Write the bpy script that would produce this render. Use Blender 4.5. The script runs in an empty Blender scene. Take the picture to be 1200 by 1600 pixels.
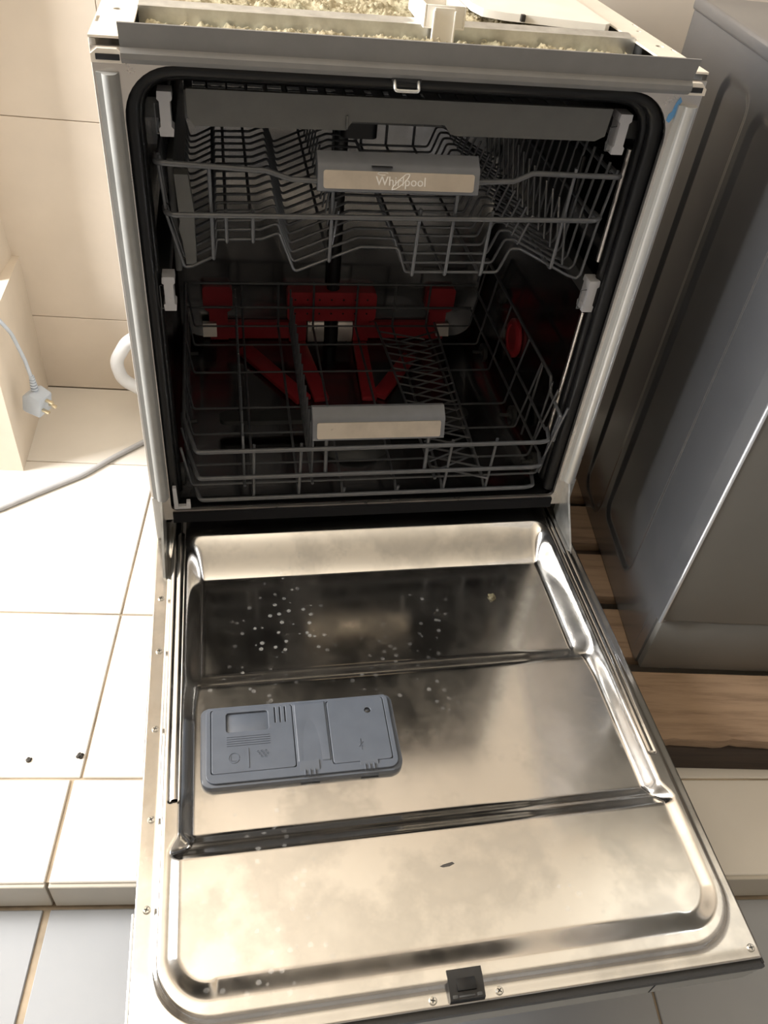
import bpy, bmesh, math, random
from mathutils import Vector, Matrix, noise
R = math.radians
random.seed(7)
sc = bpy.context.scene
COL = sc.collection

# ---------------------------------------------------------------- camera
cam = bpy.data.objects.new('camera', bpy.data.cameras.new('camera'))
COL.objects.link(cam)
YAW, PITCH, ROLL, F = 0.2445, 0.7412, 0.1248, 1259.0


def _rx(a): return Matrix(((1, 0, 0), (0, math.cos(a), -math.sin(a)), (0, math.sin(a), math.cos(a))))
def _rz(a): return Matrix(((math.cos(a), -math.sin(a), 0), (math.sin(a), math.cos(a), 0), (0, 0, 1)))


_w2c = _rz(ROLL) @ _rx(PITCH) @ Matrix(((1, 0, 0), (0, 0, -1), (0, 1, 0))) @ _rz(YAW)
_c2w = (Matrix(((1, 0, 0), (0, -1, 0), (0, 0, -1))) @ _w2c).transposed()
cam.matrix_world = Matrix.Translation((0.1122, -0.8270, 1.0141)) @ _c2w.to_4x4()
cam.data.sensor_fit = 'VERTICAL'
cam.data.sensor_height = 24.0
cam.data.lens = F / 1600 * 24.0
cam.data.clip_start = 0.02
sc.camera = cam

# ---------------------------------------------------------------- world, lights, exposure
w = bpy.data.worlds.new('sky'); sc.world = w; w.use_nodes = True
bg = w.node_tree.nodes['Background']
bg.inputs[0].default_value = (0.75, 0.86, 1.0, 1); bg.inputs[1].default_value = 1.0

# room frame: origin in the back left corner by the pier, turned 6.3 degrees against the dishwasher
RA = R(-6.3)
RM = Matrix.Translation((-0.268, 0.677, 0)) @ Matrix.Rotation(RA, 4, 'Z')


def area(name, loc, target, sx, sy, power, color):
    l = bpy.data.lights.new(name, 'AREA'); l.shape = 'RECTANGLE'; l.size = sx; l.size_y = sy
    l.energy = power; l.color = color
    o = bpy.data.objects.new(name, l); COL.objects.link(o)
    o.location = loc
    o.rotation_euler = (Vector(target) - Vector(loc)).to_track_quat('-Z', 'Y').to_euler()
    return o


# daylight coming through the two window openings of the room
WIN_L = (-1.34, -0.70, 1.45)          # left wall window centre in room coordinates
area('window_daylight', RM @ Vector(WIN_L), RM @ Vector((0, -0.70, 1.45)), 0.7, 1.3, 125, (1.0, 0.99, 0.97))
area('back_daylight', RM @ Vector((2.11, 0.10, 2.02)), RM @ Vector((2.11, -1.0, 2.02)), 0.5, 0.72, 12, (0.92, 0.97, 1.0))
sc.view_settings.view_transform = 'Standard'
sc.view_settings.look = 'None'
sc.view_settings.exposure = 0.0
sc.view_settings.gamma = 1.0
sc.view_settings.use_curve_mapping = False
sc.cycles.use_denoising = True
sc.cycles.max_bounces = 12
sc.cycles.glossy_bounces = 6
sc.cycles.diffuse_bounces = 5
sc.cycles.caustics_reflective = True

# ---------------------------------------------------------------- materials
def lin(r, g, b):
    f = lambda c: (c / 255) / 12.92 if c / 255 <= 0.04045 else ((c / 255 + 0.055) / 1.055) ** 2.4
    return (f(r), f(g), f(b), 1)


class NT:
    def __init__(s, name):
        s.m = bpy.data.materials.new(name); s.m.use_nodes = True
        s.t = s.m.node_tree; s.n = s.t.nodes; s.b = s.n['Principled BSDF']

    def new(s, kind, **kw):
        n = s.n.new(kind)
        for k, v in kw.items(): setattr(n, k, v)
        return n

    def link(s, a, b): s.t.links.new(a, b)

    def coords(s, scale=(1, 1, 1)):
        tc = s.new('ShaderNodeTexCoord'); mp = s.new('ShaderNodeMapping')
        mp.inputs['Scale'].default_value = scale
        s.link(tc.outputs['Object'], mp.inputs['Vector']); return mp.outputs[0]

    def noise(s, scale, detail=4, rough=0.55, vec=None):
        n = s.new('ShaderNodeTexNoise')
        n.inputs['Scale'].default_value = scale; n.inputs['Detail'].default_value = detail
        n.inputs['Roughness'].default_value = rough
        if vec is None: vec = s.coords()
        s.link(vec, n.inputs['Vector']); return n.outputs['Fac']

    def ramp(s, fac, stops):
        r = s.new('ShaderNodeValToRGB')
        e = r.color_ramp.elements
        while len(e) < len(stops): e.new(0.5)
        for el, (p, c) in zip(e, stops):
            el.position = p; el.color = c if len(c) == 4 else (*c, 1)
        s.link(fac, r.inputs[0]); return r.outputs[0]

    def mix(s, fac, a, b):
        n = s.new('ShaderNodeMix', data_type='RGBA')
        if isinstance(fac, float): n.inputs[0].default_value = fac
        else: s.link(fac, n.inputs[0])
        for sock, v in ((n.inputs[6], a), (n.inputs[7], b)):
            if isinstance(v, tuple): sock.default_value = v
            else: s.link(v, sock)
        return n.outputs[2]

    def bump(s, h, strength, dist=0.001):
        b = s.new('ShaderNodeBump'); b.inputs['Strength'].default_value = strength
        b.inputs['Distance'].default_value = dist
        s.link(h, b.inputs['Height']); s.link(b.outputs[0], s.b.inputs['Normal'])


def g(v): return (v, v, v, 1)


def plain(name, color, rough=0.5, metal=0.0, var=0.12, scale=30, bump=0.0, bscale=200, spec=None, coat=0.0):
    t = NT(name)
    dk = tuple(c * (1 - var) for c in color[:3]) + (1,)
    lt = tuple(min(1, c * (1 + var)) for c in color[:3]) + (1,)
    f = t.noise(scale)
    t.link(t.ramp(f, [(0.3, dk), (0.7, lt)]), t.b.inputs['Base Color'])
    t.b.inputs['Metallic'].default_value = metal
    t.link(t.ramp(f, [(0.2, g(max(0.02, rough * 0.85))), (0.8, g(min(1, rough * 1.15)))]), t.b.inputs['Roughness'])
    if bump: t.bump(t.noise(bscale), bump)
    if spec is not None: t.b.inputs['Specular IOR Level'].default_value = spec
    t.b.inputs['Coat Weight'].default_value = coat
    return t.m


def brushed(name, color, rough, aniso, stain=0.25, tangent=(0, 1, 0), spots=True):
    """stainless sheet with water stains, lime spots and fine grain"""
    t = NT(name)
    n1 = t.noise(9, 6, 0.6); n2 = t.noise(45, 5, 0.6)
    stn = t.ramp(n1, [(0.45, g(0)), (0.56, g(1)), (0.75, g(0.2))])
    col = t.mix(stn, color, tuple(c * (1 - stain * 0.7) for c in color[:3]) + (1,))
    rg = t.ramp(n2, [(0.3, g(rough * 0.85)), (0.7, g(rough * 1.2))])
    if spots:
        v = t.new('ShaderNodeTexVoronoi'); v.inputs['Scale'].default_value = 75
        v.inputs['Randomness'].default_value = 1.0
        t.link(t.coords(), v.inputs['Vector'])
        ring = t.ramp(v.outputs['Distance'], [(0.0, g(0.3)), (0.16, g(0.4)), (0.24, g(0.0))])
        mask = t.ramp(t.noise(5, 3), [(0.54, g(0)), (0.66, g(1))])
        tc = t.new('ShaderNodeTexCoord'); mp = t.new('ShaderNodeMapping', vector_type='TEXTURE')
        mp.inputs['Location'].default_value = (0.165, -0.155, 0.17); mp.inputs['Scale'].default_value = (0.085, 0.09, 0.2)
        t.link(tc.outputs['Object'], mp.inputs['Vector'])
        gr = t.new('ShaderNodeTexGradient', gradient_type='SPHERICAL'); t.link(mp.outputs[0], gr.inputs['Vector'])
        mx = t.new('ShaderNodeMath', operation='MAXIMUM'); t.link(mask, mx.inputs[0])
        t.link(t.ramp(gr.outputs['Fac'], [(0.1, g(0)), (0.55, g(1))]), mx.inputs[1]); mask = mx.outputs[0]
        mm = t.new('ShaderNodeMath', operation='MULTIPLY'); t.link(ring, mm.inputs[0]); t.link(mask, mm.inputs[1])
        col = t.mix(mm.outputs[0], col, (0.75, 0.75, 0.73, 1))
        mt = t.new('ShaderNodeMath', operation='SUBTRACT'); mt.inputs[0].default_value = 1.0
        m3 = t.new('ShaderNodeMath', operation='MULTIPLY'); m3.inputs[1].default_value = 0.5
        t.link(mm.outputs[0], m3.inputs[0]); t.link(m3.outputs[0], mt.inputs[1])
        t.link(mt.outputs[0], t.b.inputs['Metallic'])
    else:
        t.b.inputs['Metallic'].default_value = 1.0
    t.link(col, t.b.inputs['Base Color'])
    ad = t.new('ShaderNodeMath', operation='MULTIPLY_ADD'); t.link(stn, ad.inputs[0])
    ad.inputs[1].default_value = 0.07; t.link(rg, ad.inputs[2])
    t.link(ad.outputs[0], t.b.inputs['Roughness'])
    if aniso:
        t.b.inputs['Anisotropic'].default_value = aniso
        c = t.new('ShaderNodeCombineXYZ')
        for i in range(3): c.inputs[i].default_value = tangent[i]
        t.link(c.outputs[0], t.b.inputs['Tangent'])
    return t.m


M = {}
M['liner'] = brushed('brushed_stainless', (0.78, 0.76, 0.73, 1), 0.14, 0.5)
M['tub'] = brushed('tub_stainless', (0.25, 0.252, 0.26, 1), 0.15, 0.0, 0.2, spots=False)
M['frame'] = brushed('frame_stainless', (0.68, 0.64, 0.60, 1), 0.30, 0.0, 0.15, spots=False)
M['galv'] = plain('galvanised_steel', (0.62, 0.63, 0.62, 1), 0.34, 0.9, 0.15, 60)
M['painted'] = plain('cream_painted_steel', (0.78, 0.72, 0.63, 1), 0.42, 0.0, 0.05, 20)
M['trim'] = plain('grey_plastic_trim', (0.27, 0.27, 0.26, 1), 0.5, 0.0, 0.08, 40)
M['trim_bright'] = plain('bright_metal_trim', (0.60, 0.60, 0.58, 1), 0.33, 0.7, 0.04, 12)
M['flange'] = plain('grey_vinyl_strip', (0.205, 0.20, 0.195, 1), 0.45, 0, 0.06, 40)
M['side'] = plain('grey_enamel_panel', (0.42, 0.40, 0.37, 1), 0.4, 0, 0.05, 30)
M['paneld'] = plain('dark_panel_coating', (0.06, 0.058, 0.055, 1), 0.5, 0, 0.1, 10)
M['seal'] = plain('matt_black_seal', (0.006, 0.006, 0.007, 1), 0.65, 0, 0.1, 10, spec=0.12)
M['rubber'] = plain('black_rubber', (0.007, 0.007, 0.0075, 1), 0.32, 0, 0.1, 10, spec=0.3)
M['blackp'] = plain('black_plastic', (0.013, 0.013, 0.014, 1), 0.35, 0, 0.2, 60)
M['darkp'] = plain('dark_grey_plastic', (0.045, 0.046, 0.046, 1), 0.45, 0, 0.15, 60)
M['tray'] = plain('tray_grey_plastic', (0.105, 0.105, 0.10, 1), 0.5, 0, 0.10, 40, 0.05, 300)
M['handle'] = plain('slate_grey_plastic', (0.155, 0.163, 0.18, 1), 0.42, 0, 0.08, 50)
M['plate'] = brushed('handle_plate_metal', (0.74, 0.66, 0.56, 1), 0.30, 0.0, 0.2, spots=False)
M['letter'] = plain('embossed_chrome', (0.92, 0.90, 0.86, 1), 0.35, 0.4, 0.03)
M['wire'] = plain('grey_nylon_coated_wire', (0.078, 0.081, 0.088, 1), 0.32, 0.0, 0.15, 90, coat=0.4)
M['cap'] = plain('pale_grey_plastic', (0.45, 0.45, 0.47, 1), 0.45, 0, 0.06)
M['red'] = plain('red_plastic', (0.40, 0.03, 0.04, 1), 0.40, 0, 0.12, 40)
M['disp'] = plain('blue_grey_plastic', (0.088, 0.101, 0.126, 1), 0.36, 0, 0.06, 40)
M['dispd'] = plain('blue_grey_plastic_dark', (0.03, 0.034, 0.042, 1), 0.45, 0, 0.1)
M['white'] = plain('white_plastic', (0.82, 0.78, 0.71, 1), 0.4, 0, 0.04)
M['hose'] = plain('white_rubber_hose', (0.76, 0.77, 0.79, 1), 0.45, 0, 0.05)
M['cord'] = plain('grey_cable_sheath', (0.42, 0.42, 0.43, 1), 0.45, 0, 0.06)
M['plug'] = plain('pale_grey_plug', (0.46, 0.51, 0.58, 1), 0.4, 0, 0.05)
M['brass'] = plain('brass', (0.7, 0.62, 0.45, 1), 0.3, 1.0, 0.1)
M['apps'] = plain('silver_grey_enamel', (0.34, 0.35, 0.375, 1), 0.23, 0.85, 0.05, 6)
M['appf'] = plain('grey_front_panel', (0.15, 0.145, 0.133, 1), 0.45, 0.1, 0.05, 15)
M['edge'] = plain('polished_grey_edge', (0.70, 0.73, 0.78, 1), 0.22, 0.8, 0.03, 5)
M['fascia'] = plain('grey_fascia', (0.34, 0.34, 0.325, 1), 0.4, 0, 0.08)
M['screw'] = plain('screw_steel', (0.60, 0.58, 0.54, 1), 0.3, 1.0, 0.1)
M['blue'] = plain('blue_marker', (0.12, 0.33, 0.62, 1), 0.5, 0, 0.15)
M['crumb'] = plain('food_residue', (0.10, 0.085, 0.045, 1), 0.8, 0, 0.6, 300)
M['grit'] = plain('dark_grit', (0.05, 0.045, 0.04, 1), 0.9, 0, 0.3)
M['grout'] = plain('brown_grout', (0.36, 0.29, 0.21, 1), 0.9, 0, 0.35, 12, 0.3, 200)
M['wgrout'] = plain('wall_grout', (0.50, 0.42, 0.33, 1), 0.9, 0, 0.2, 12)
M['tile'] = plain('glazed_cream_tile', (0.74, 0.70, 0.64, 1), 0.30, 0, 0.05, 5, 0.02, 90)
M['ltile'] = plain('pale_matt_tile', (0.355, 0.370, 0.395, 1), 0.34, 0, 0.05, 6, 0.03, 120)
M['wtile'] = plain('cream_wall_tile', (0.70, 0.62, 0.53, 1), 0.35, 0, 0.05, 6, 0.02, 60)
M['riser'] = plain('shaded_riser_tile', (0.54, 0.50, 0.43, 1), 0.4, 0, 0.05, 6)  # wall tile darkened: the step front's shade is put into the colour
M['plaster'] = plain('cream_plaster', (0.72, 0.64, 0.54, 1), 0.85, 0, 0.06, 8, 0.25, 60)
M['ceil'] = plain('ceiling_paint', (0.90, 0.82, 0.69, 1), 0.9, 0, 0.03, 3)
M['wallp'] = plain('wall_paint', (0.30, 0.275, 0.245, 1), 0.9, 0, 0.04, 3)


def wood_mat(name, base, dark):
    t = NT(name)
    v = t.coords((1.2, 14, 14))
    n = t.noise(5, 7, 0.65, v)
    n2 = t.noise(3, 3, 0.5)
    col = t.ramp(n, [(0.30, dark), (0.5, base), (0.8, tuple(min(1, c * 1.25) for c in base[:3]) + (1,))])
    col = t.mix(t.ramp(n2, [(0.45, g(0)), (0.8, g(0.5))]), col, tuple(c * 0.6 for c in base[:3]) + (1,))
    t.link(col, t.b.inputs['Base Color']); t.b.inputs['Roughness'].default_value = 0.75
    t.bump(n, 0.4, 0.002); return t.m


M['wood'] = wood_mat('weathered_pine', (0.31, 0.21, 0.135, 1), (0.17, 0.105, 0.065, 1))
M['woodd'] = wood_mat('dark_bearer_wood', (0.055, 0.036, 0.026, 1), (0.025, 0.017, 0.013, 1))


def wool_mat():
    t = NT('mineral_wool')
    n = t.noise(130, 6, 0.7); n2 = t.noise(22, 4)
    c = t.ramp(n, [(0.25, (0.22, 0.18, 0.10)), (0.5, (0.43, 0.37, 0.245)), (0.75, (0.60, 0.54, 0.40))])
    c = t.mix(t.ramp(n2, [(0.45, g(0)), (0.7, g(0.6))]), c, (0.38, 0.38, 0.27, 1))
    t.link(c, t.b.inputs['Base Color']); t.b.inputs['Roughness'].default_value = 0.95
    t.bump(n, 0.8, 0.003); return t.m


M['wool'] = wool_mat()

# ---------------------------------------------------------------- mesh helpers
def mesh_obj(name, me, mat, parent=None, smooth=None):
    o = bpy.data.objects.new(name, me); COL.objects.link(o)
    if mat is not None and not me.materials: me.materials.append(M[mat] if isinstance(mat, str) else mat)
    if smooth is not None:
        me.shade_smooth()
        if smooth < 3.1:
            me.set_sharp_from_angle(angle=smooth)
    if parent is not None:
        o.parent = parent
        if parent.parent is None and not parent.get('local'): o.location = -Vector(parent.location)
    return o


def finish(name, bm, mat, parent=None, smooth=R(35), M4=None):
    if M4 is not None: bmesh.ops.transform(bm, matrix=M4, verts=bm.verts)
    bmesh.ops.recalc_face_normals(bm, faces=bm.faces)
    me = bpy.data.meshes.new(name); bm.to_mesh(me); bm.free()
    return mesh_obj(name, me, mat, parent, smooth)


def copy_part(o, parent, loc):
    c = o.copy(); COL.objects.link(c); c.parent = parent; c.location = loc
    return c


def thing(name, label, cat, loc, rotz=0.0, group=None, local=False):
    o = bpy.data.objects.new(name, None); COL.objects.link(o)
    o.empty_display_size = 0.05
    o.location = loc; o.rotation_euler = (0, 0, rotz)
    o['label'] = label; o['category'] = cat
    if group: o['group'] = group
    if local: o['local'] = 1
    return o


def tag(o, label, cat, group=None):
    o['label'] = label; o['category'] = cat
    if group: o['group'] = group


def struct(o): o['kind'] = 'structure'; return o


def add_box(bm, lo, hi, bev=0.0, seg=2):
    lo, hi = Vector(lo), Vector(hi)
    r = bmesh.ops.create_cube(bm, size=1.0)
    vs = r['verts']; c = (lo + hi) / 2; s = hi - lo
    for v in vs: v.co = Vector((v.co.x * s.x, v.co.y * s.y, v.co.z * s.z)) + c
    if bev:
        es = {e for v in vs for e in v.link_edges}
        bmesh.ops.bevel(bm, geom=list(es), offset=bev, segments=seg, profile=0.5, affect='EDGES')


def box(name, lo, hi, mat, parent=None, bev=0.002, seg=2):
    bm = bmesh.new(); add_box(bm, lo, hi, bev, seg)
    return finish(name, bm, mat, parent)


def fillet(pts, r, n=5, closed=False):
    P = [Vector(p) for p in pts]; out = []
    N = len(P)
    for i, p in enumerate(P):
        if not closed and i in (0, N - 1): out.append(p); continue
        a, b = P[i - 1] - p, P[(i + 1) % N] - p
        la, lb = a.length, b.length
        if la < 1e-9 or lb < 1e-9: continue
        a.normalize(); b.normalize()
        ang = a.angle(b)
        if ang > 3.10: out.append(p); continue
        rr = r[i] if isinstance(r, (list, tuple)) else r
        d = min(rr / math.tan(ang / 2), la * 0.48, lb * 0.48)
        s, e = p + a * d, p + b * d
        for k in range(n + 1):
            t = k / n
            out.append((1 - t) ** 2 * s + 2 * t * (1 - t) * p + t * t * e)
    return out


def add_tube(bm, pts, r, n=8, caps=True, closed=False):
    P = [Vector(p) for p in pts]
    rings = []
    T = []
    L = len(P)
    for i in range(L):
        if closed: t = P[(i + 1) % L] - P[i - 1]
        else: t = P[min(i + 1, L - 1)] - P[max(i - 1, 0)]
        T.append(t.normalized())
    up = Vector((0, 0, 1)) if abs(T[0].z) < 0.9 else Vector((1, 0, 0))
    nv = T[0].cross(up).normalized()
    for i in range(L):
        if i:
            q = T[i - 1].rotation_difference(T[i]); nv = q @ nv
        nv = (nv - T[i] * nv.dot(T[i])).normalized()
        b = T[i].cross(nv)
        rad = r[i] if isinstance(r, (list, tuple)) else r
        rings.append([bm.verts.new(P[i] + (nv * math.cos(2 * math.pi * k / n) + b * math.sin(2 * math.pi * k / n)) * rad) for k in range(n)])
    for i in range(L if closed else L - 1):
        A, B = rings[i], rings[(i + 1) % L]
        for k in range(n):
            bm.faces.new((A[k], A[(k + 1) % n], B[(k + 1) % n], B[k]))
    if caps and not closed:
        bm.faces.new(rings[0][::-1]); bm.faces.new(rings[-1])


def tube(name, pts, r, mat, parent=None, fr=0.0, n=8, closed=False):
    bm = bmesh.new()
    add_tube(bm, fillet(pts, fr, 5, closed) if fr else pts, r, n, True, closed)
    return finish(name, bm, mat, parent, smooth=R(50))


def add_prism(bm, poly, lo, hi, axis=1):
    """extrude a 2D polygon along an axis (0 x, 1 y, 2 z)"""
    def P(a, b, c):
        return (c, a, b) if axis == 0 else ((a, c, b) if axis == 1 else (a, b, c))
    A = [bm.verts.new(P(a, b, lo)) for a, b in poly]; B = [bm.verts.new(P(a, b, hi)) for a, b in poly]
    n = len(poly)
    for i in range(n): bm.faces.new((A[i], A[(i + 1) % n], B[(i + 1) % n], B[i]))
    bm.faces.new(A[::-1]); bm.faces.new(B)


def prism(name, poly, lo, hi, mat, parent=None, axis=1, bev=0.0, smooth=R(35)):
    bm = bmesh.new(); add_prism(bm, poly, lo, hi, axis)
    if bev:
        bmesh.ops.bevel(bm, geom=[e for e in bm.edges if e.calc_face_angle(0) > 0.7], offset=bev, segments=2, profile=0.5, affect='EDGES')
    return finish(name, bm, mat, parent, smooth)


def rrect(x0, y0, x1, y1, r, n=6):
    """rounded rectangle; r = radius or four radii (bottom left, bottom right, top right, top left)"""
    r = r if isinstance(r, (list, tuple)) else [r] * 4
    out = []
    for (cx, cy, a0, q) in ((x0, y0, 180, r[0]), (x1, y0, 270, r[1]), (x1, y1, 0, r[2]), (x0, y1, 90, r[3])):
        sx = 1 if cx == x0 else -1; sy = 1 if cy == y0 else -1
        if q <= 1e-6: out.append((cx, cy)); continue
        for k in range(n + 1):
            a = R(a0 + 90 * k / n)
            out.append((cx + sx * q + q * math.cos(a), cy + sy * q + q * math.sin(a)))
    return out


def plate(name, outer, holes, depth, mat, parent, M4, bev=0.0):
    """flat plate with real holes: 2D curve fill, extruded, baked to a mesh. local z = thickness"""
    cu = bpy.data.curves.new(name, 'CURVE'); cu.dimensions = '2D'; cu.fill_mode = 'BOTH'
    cu.extrude = depth / 2; cu.bevel_depth = bev
    for loop in [outer] + holes:
        s = cu.splines.new('POLY'); s.points.add(len(loop) - 1); s.use_cyclic_u = True
        for p, (a, b) in zip(s.points, loop): p.co = (a, b, 0, 1)
    o = bpy.data.objects.new(name, cu); COL.objects.link(o)
    dg = bpy.context.evaluated_depsgraph_get()
    me = bpy.data.meshes.new_from_object(o.evaluated_get(dg))
    bpy.data.objects.remove(o); bpy.data.curves.remove(cu)
    me.name = name; me.transform(M4)
    me.materials.clear()
    return mesh_obj(name, me, mat, parent, R(35))


def lathe(name, prof, mat, parent=None, M4=None, n=24):
    bm = bmesh.new(); rings = []
    for r, z in prof:
        if r < 1e-6: rings.append([bm.verts.new((0, 0, z))])
        else: rings.append([bm.verts.new((r * math.cos(2 * math.pi * k / n), r * math.sin(2 * math.pi * k / n), z)) for k in range(n)])
    for A, B in zip(rings, rings[1:]):
        for k in range(n):
            a, b = A[k % len(A)], A[(k + 1) % len(A)]; c, d = B[(k + 1) % len(B)], B[k % len(B)]
            q = []
            for v in (a, b, c, d):
                if v not in q: q.append(v)
            if len(q) > 2: bm.faces.new(q)
    return finish(name, bm, mat, parent, R(40), M4)


def heightfield(name, xs, ys, fn, mat, parent, skirt=None, flip=False, smooth=3.2, cap=True):
    """grid over xs, ys -> fn(x, y) gives the 3D point; skirt = callable giving the rim's lower point"""
    verts, faces = [], []
    nx, ny = len(xs), len(ys)
    for y in ys:
        for x in xs: verts.append(fn(x, y))
    for j in range(ny - 1):
        for i in range(nx - 1):
            a = j * nx + i; faces.append((a, a + 1, a + nx + 1, a + nx))
    if skirt:
        rim = [i for i in range(nx)] + [j * nx + nx - 1 for j in range(1, ny)] + [(ny - 1) * nx + i for i in range(nx - 2, -1, -1)] + [j * nx for j in range(ny - 2, 0, -1)]
        base = len(verts)
        for i in rim: verts.append(skirt(Vector(verts[i])))
        m = len(rim)
        for k in range(m):
            faces.append((rim[(k + 1) % m], rim[k], base + k, base + (k + 1) % m))
        if cap: faces.append(tuple(base + k for k in range(m))[::-1])
    me = bpy.data.meshes.new(name); me.from_pydata([tuple(v) for v in verts], [], faces)
    if flip: me.flip_normals()
    return mesh_obj(name, me, mat, parent, smooth)


def ss(a, b, x):
    t = min(1, max(0, (x - a) / (b - a))) if b != a else (1.0 if x >= a else 0.0)
    return t * t * (3 - 2 * t)


def frange(a, b, n): return [a + (b - a) * i / (n - 1) for i in range(n)]


# ================================================================ SETTING
def room_obj(o):
    o.matrix_world = RM; return o


def rbox(name, lo, hi, mat, bev=0.0):
    o = box(name, lo, hi, mat, None, bev); o.matrix_world = RM; return struct(o)


_tile_cache = {}


def tile(parent, lo, hi, mat, bev=0.0012, axis=None, nm='tile'):
    lo, hi = Vector(lo), Vector(hi)
    key = (mat, tuple(round(v, 4) for v in (hi - lo)))
    jit = random.uniform(-0.0004, 0.0004)
    c = (lo + hi) / 2
    if key in _tile_cache:
        o = copy_part(_tile_cache[key], parent, c)
    else:
        h = (hi - lo) / 2
        bm = bmesh.new(); add_box(bm, -h, h, bev, 1)
        me_o = finish(nm, bm, mat, None, R(25))
        me_o.parent = parent; me_o.location = c
        _tile_cache[key] = me_o; o = me_o
    o.location = c + (Vector((0, 0, jit)) if axis != 1 else Vector((0, jit, 0)))
    return o


# raised tiled platform (floor) : grout bed with tiles laid in it
floor = rbox('floor', (-1.4, -1.028, -0.06), (2.4, 0.0, -0.003), 'grout')
rows = [(-0.246, 0.0), (-0.613, -0.246), (-0.894, -0.613), (-1.031, -0.894)]
G = 0.0016
for k, (q0, q1) in enumerate(rows):
    off = 0.262 if k < 3 else 0.251
    gg = G if k < 3 else 0.0024
    for c in range(-4, 6):
        p0, p1 = off + c * 0.37, off + (c + 1) * 0.37
        p0c, p1c = max(p0, -1.4), min(p1, 2.4)
        if p1c - p0c < 0.02: continue
        tile(floor, (p0c + gg, q0 + G, -0.012), (p1c - gg, q1 - G, 0.0), 'tile')
# riser tiles
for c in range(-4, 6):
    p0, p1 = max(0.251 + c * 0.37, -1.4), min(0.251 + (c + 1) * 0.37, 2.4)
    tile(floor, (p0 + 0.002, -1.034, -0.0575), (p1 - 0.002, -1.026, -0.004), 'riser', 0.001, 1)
# lower floor
low = rbox('floor', (-1.4, -3.3, -0.12), (2.4, -1.0, -0.063), 'grout')
LG = 0.2425
for r_ in range(7):
    q1 = -1.036 - r_ * 0.365; q0 = q1 - 0.365
    for c in range(-5, 7):
        p0 = max(LG + c * 0.3745, -1.4); p1 = min(LG + (c + 1) * 0.3745, 2.4)
        if p1 - p0 < 0.02: continue
        gl = 0.0045 if c in (-1,) else 0.0016
        gr = 0.0016
        if c == 0: gl = 0.0045
        if c == -1: gl, gr = 0.0016, 0.0045
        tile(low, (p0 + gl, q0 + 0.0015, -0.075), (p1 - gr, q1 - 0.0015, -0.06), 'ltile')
# back wall, tiled, with a high window opening beyond the appliance
bm = bmesh.new()
for lo_, hi_ in (((-1.4, 0.004, -0.12), (1.85, 0.12, 2.6)), ((2.37, 0.004, -0.12), (2.4, 0.12, 2.6)), ((1.85, 0.004, -0.12), (2.37, 0.12, 1.649)), ((1.85, 0.004, 2.391), (2.37, 0.12, 2.6))):
    add_box(bm, lo_, hi_)
wb = finish('wall_back', bm, 'wgrout'); wb.matrix_world = RM; struct(wb)
zs = [0.0, 0.165, 0.536, 0.907, 1.278, 1.649, 2.02, 2.391, 2.6]
for z0, z1 in zip(zs, zs[1:]):
    for c in range(-6, 5):
        p0 = max(-0.35 + 0.55 * c + 0.55, -1.4); p1 = min(p0 + 0.55, 2.4)
        if p0 >= 2.4: continue
        p0 = -0.35 + 0.55 * (c + 1)
        a, b = max(p0, -1.4), min(p0 + 0.55, 2.4)
        if b - a < 0.02 or (a > 1.8 and 1.6 < z0 < 2.3): continue
        tile(wb, (a + 0.0006, 0.0, z0 + 0.0007), (b - 0.0006, 0.008, z1 - 0.0007), 'wtile', 0.0006, 1)


def wall_with_window(name, axis, at, a0, a1, z0, z1, wa0, wa1, wz0, wz1, th, mat):
    bm = bmesh.new()
    for (u0, u1, v0, v1) in ((a0, wa0, z0, z1), (wa1, a1, z0, z1), (wa0, wa1, z0, wz0), (wa0, wa1, wz1, z1)):
        if axis == 0: add_box(bm, (at - th, u0, v0), (at, u1, v1))
        else: add_box(bm, (u0, at - th, v0), (u1, at, v1))
    o = finish(name, bm, mat); o.matrix_world = RM; return struct(o)


wall_with_window('wall_left', 0, -1.4, -3.4, 0.12, -0.12, 2.6, -1.09, -0.31, 0.76, 2.14, 0.12, 'wallp')
rbox('wall_front', (-1.4, -3.42, -0.12), (2.4, -3.3, 2.6), 'wallp')
rbox('wall_right', (2.4, -3.4, -0.12), (2.52, 0.12, 2.6), 'wallp')
rbox('ceiling', (-1.5, -3.4, 2.6), (2.5, 0.12, 2.7), 'ceil')

# masonry pier left of the dishwasher: low ledge, and the upright wall above it with a ragged edge
bm = bmesh.new()
fp = [(0.0, 0.0), (0.024, -0.277), (-0.55, -0.277), (-0.55, 0.0)]
add_prism(bm, fp[::-1], 0.0, 0.288, 2)
bmesh.ops.bevel(bm, geom=[e for e in bm.edges if e.calc_face_angle(0) > 0.7], offset=0.004, segments=2, profile=0.5, affect='EDGES')
pier = finish('wall_pier', bm, 'plaster'); pier.matrix_world = RM; struct(pier)
bm = bmesh.new()
rag = [(-0.55, 0.286), (-0.012, 0.286)]
for i in range(1, 30):
    z = 0.286 + i * 0.08
    rag.append((-0.012 - 0.010 * min(1, i / 3) + random.uniform(-0.006, 0.006) * (1 if i < 8 else 0.3), z))
rag += [(-0.03, 2.59), (-0.55, 2.59)]
add_prism(bm, rag, -0.10, 0.0, 1)
o = finish('wall_pier', bm, 'plaster'); o.matrix_world = RM; struct(o)

# ================================================================ DISHWASHER
W = 0.598
dw = thing('dishwasher', 'open grey and stainless built-in dishwasher with its door lowered, standing on the tiled platform', 'dishwasher', (0.299, 0.26, 0.0))

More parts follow.
